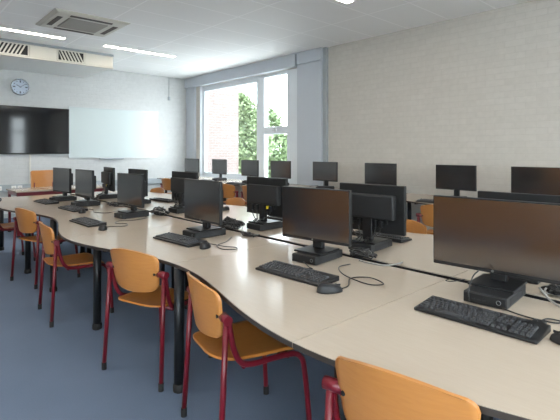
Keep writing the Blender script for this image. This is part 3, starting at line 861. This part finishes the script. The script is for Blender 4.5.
def tangle(cx, cy, sx, sy, h, n, label, seed, extra=('cable', 'cableg')):
    rnd = random.Random(seed)
    t = thing('cable_bundle', label, 'cables', (cx, cy, ZT), 0, 'cable tangles behind the monitors')
    for k in range(n):
        pts = []
        a0 = rnd.uniform(0, 2*PI)
        for i in range(9):
            a = a0+i*rnd.uniform(.6, 1.3); q = rnd.uniform(.3, 1)
            pts.append((sx*q*math.cos(a), sy*q*math.sin(a), .005+h*rnd.uniform(0, 1)*(1-q*.6)))
        pts[0] = (pts[0][0], pts[0][1], .005); pts[-1] = (pts[-1][0], pts[-1][1], .005)
        MB().tube(pts, rnd.uniform(.0032, .006), 6, div=5).build('cord', M['cable' if k % 4 else extra[(k//4) % len(extra)]], t)
tangle(2.235, 3.06, .10, .15, .12, 13, 'black cable tangle left of the mini computer with the yellow plug', 1)
tangle(2.18, 4.22, .09, .15, .10, 11, 'black cable tangle on the slot left of the third near monitor', 2)
tangle(2.225, 1.66, .06, .10, .07, 8, 'black and pale cable tangle right of the second near monitor', 3)
tangle(2.28, .60, .04, .10, .06, 7, 'black cable tangle behind the largest monitor stand', 4)
tangle(2.13, 5.25, .09, .16, .05, 7, 'black cable tangle between the fifth near monitor and the one behind', 5)
tangle(2.14, 6.10, .08, .16, .05, 6, 'black cable tangle between the two farthest monitors', 6)
tangle(2.14, 2.68, .07, .10, .03, 5, 'small black cable tangle right of the third near mini computer', 8)

# ------------------------------------------------------------------ cupboards added on the left wall to tint the screen reflections, themselves out of view
for i in range(8):
    t = thing('reflection_cupboard', '', 'cupboard', (-3.24, 1.2+i*1.0, 0), 0, 'cupboards added along the left wall')
    cm = M['cupboard' if i < 4 else 'darkcup']
    tag(t, ['first', 'second', 'third', 'fourth'][i % 4]+(' orange beech' if i < 4 else ' charcoal')+' cupboard added along the left wall for reflections, counted from the camera')
    MB().box(-.24, .22, -.498, .498, .0, 2.0, .004).build('body', cm, t)
    for s in (-1, 1):
        d = MB().box(.2205, .240, min(.002*s, .49*s), max(.002*s, .49*s), .08, 1.98, .003).build('door', cm, t)
        MB().box(.2405, .258, .05*s-.008, .05*s+.008, .95, 1.10, .003).build('handle', M['alu'], d)

# ------------------------------------------------------------------ outside
struct('ground', MB().box(6.56, 60, -30, 60, -.6, -.4).box(-40, 6.55, -30, -3.21, -.6, -.4).box(-40, -3.71, -3.2, 60, -.6, -.4), M['bounceground'])
def building():
    t = thing('brick_building', 'sunlit pinkish brick building wing outside the left window pane', 'building', (7.78, 14.2, -.4))
    MB().box(-1.2, 1.32, -2.2, 3.0, 0, 8.5).build('brick_wall', M['extbrick'], t)
    MB().box(-1.25, 1.37, -2.25, 3.05, 8.501, 8.7).build('roof_edge', M['trunk'], t)
building()
def tree(x, y, blobs, leafm, n, size, label, trunk_h, seed):
    rnd = random.Random(seed)
    t = thing('tree', label, 'tree', (x, y, -.4), 0, 'trees outside the window')
    tk = MB().tube([(0, 0, 0), (.05, .03, trunk_h*.5), (0, 0, trunk_h)], [.12]*7+[.07]*8, 8)
    for b in blobs: tk.tube([(0, 0, trunk_h*.6), (b[0]*.4, b[1]*.4, trunk_h*.8+.1*b[2]), (b[0]*.8, b[1]*.8, b[2])], .035, 6, div=3)
    tk.build('trunk', M['bark'], t)
    vs = []; fs = []
    for k in range(n):
        bx, by, bz, br, bh = rnd.choice(blobs)
        d = Vector((rnd.gauss(0, 1), rnd.gauss(0, 1), rnd.gauss(0, 1))).normalized()*rnd.uniform(.35, 1)**.6
        c = Vector((bx+d.x*br, by+d.y*br, bz+d.z*bh))
        a = Vector((rnd.gauss(0, 1), rnd.gauss(0, 1), rnd.gauss(0, .6))).normalized()
        b = a.cross(Vector((rnd.gauss(0, 1), rnd.gauss(0, 1), rnd.gauss(0, 1)))).normalized()
        s = size*rnd.uniform(.6, 1.2); o = len(vs)
        vs += [c-a*s, c+b*s*.5-a*s*.1, c+a*s, c-b*s*.5+a*s*.1]; fs.append([o, o+1, o+2, o+3])
    MB().add(vs, fs).build('foliage', M[leafm], t)
tree(12.15, 15.4, [(0, 0, 3.0, .75, 1.2), (-.35, .2, 2.0, .8, 1.1), (.4, -.2, 2.2, .8, 1.1), (-.25, .1, 3.7, .5, .7), (0, 0, 1.0, .9, 1.0)], 'leaf2', 6000, .12, 'tall green tree outside next to the brick building', 2.4, 11)
tree(14.9, 17.2, [(0, 0, 3.0, .8, 1.1), (.35, -.4, 1.9, .9, 1.1), (-.45, .4, 2.7, .8, 1.1), (.1, 0, .9, 1.0, .9)], 'leaf1', 6000, .13, 'darker green tree left of the window mullion', 2.0, 12)
tree(18.2, 18.4, [(-.15, 0, 1.9, .55, .8), (.1, -.2, 1.0, .6, .9), (-.3, .3, 2.2, .45, .6), (0, 0, .6, .8, .7)], 'leaf2', 4200, .13, 'pale green tree right of the window mullion', 1.9, 13)
tree(21.2, 17.8, [(0, 0, 1.4, .6, .7), (.2, .1, .8, .8, .7)], 'leaf1', 3200, .14, 'low green tree at the right edge of the right pane', 1.5, 14)
tree(21.5, 24.5, [(0, 0, .8, 1.3, .8), (1.3, -.8, .7, 1.2, .7), (-1.3, .8, .9, 1.2, .9)], 'leaf2', 4000, .18, 'broad pale shrub behind the other trees outside', 1.2, 15)

# ------------------------------------------------------------------ sky, camera, view
wd = bpy.data.worlds.new('sky'); SC.world = wd; wd.use_nodes = True
bg = wd.node_tree.nodes['Background']
bg.inputs[0].default_value = (.86, .935, 1.0, 1); bg.inputs[1].default_value = 8.2

cd = bpy.data.cameras.new('camera'); cam = bpy.data.objects.new('camera', cd); COL.objects.link(cam)
cam.location = (0, 0, 1.40)
cam.rotation_euler = (R(90), 0, -math.atan2(404, 440))
cd.sensor_width = 36; cd.lens = 36*440/560; cd.shift_y = -59/560; cd.clip_start = .05; cd.clip_end = 200
SC.camera = cam
vs_ = SC.view_settings
vs_.view_transform = 'Standard'; vs_.look = 'None'; vs_.gamma = 1; vs_.use_curve_mapping = False
vs_.exposure = 0.50
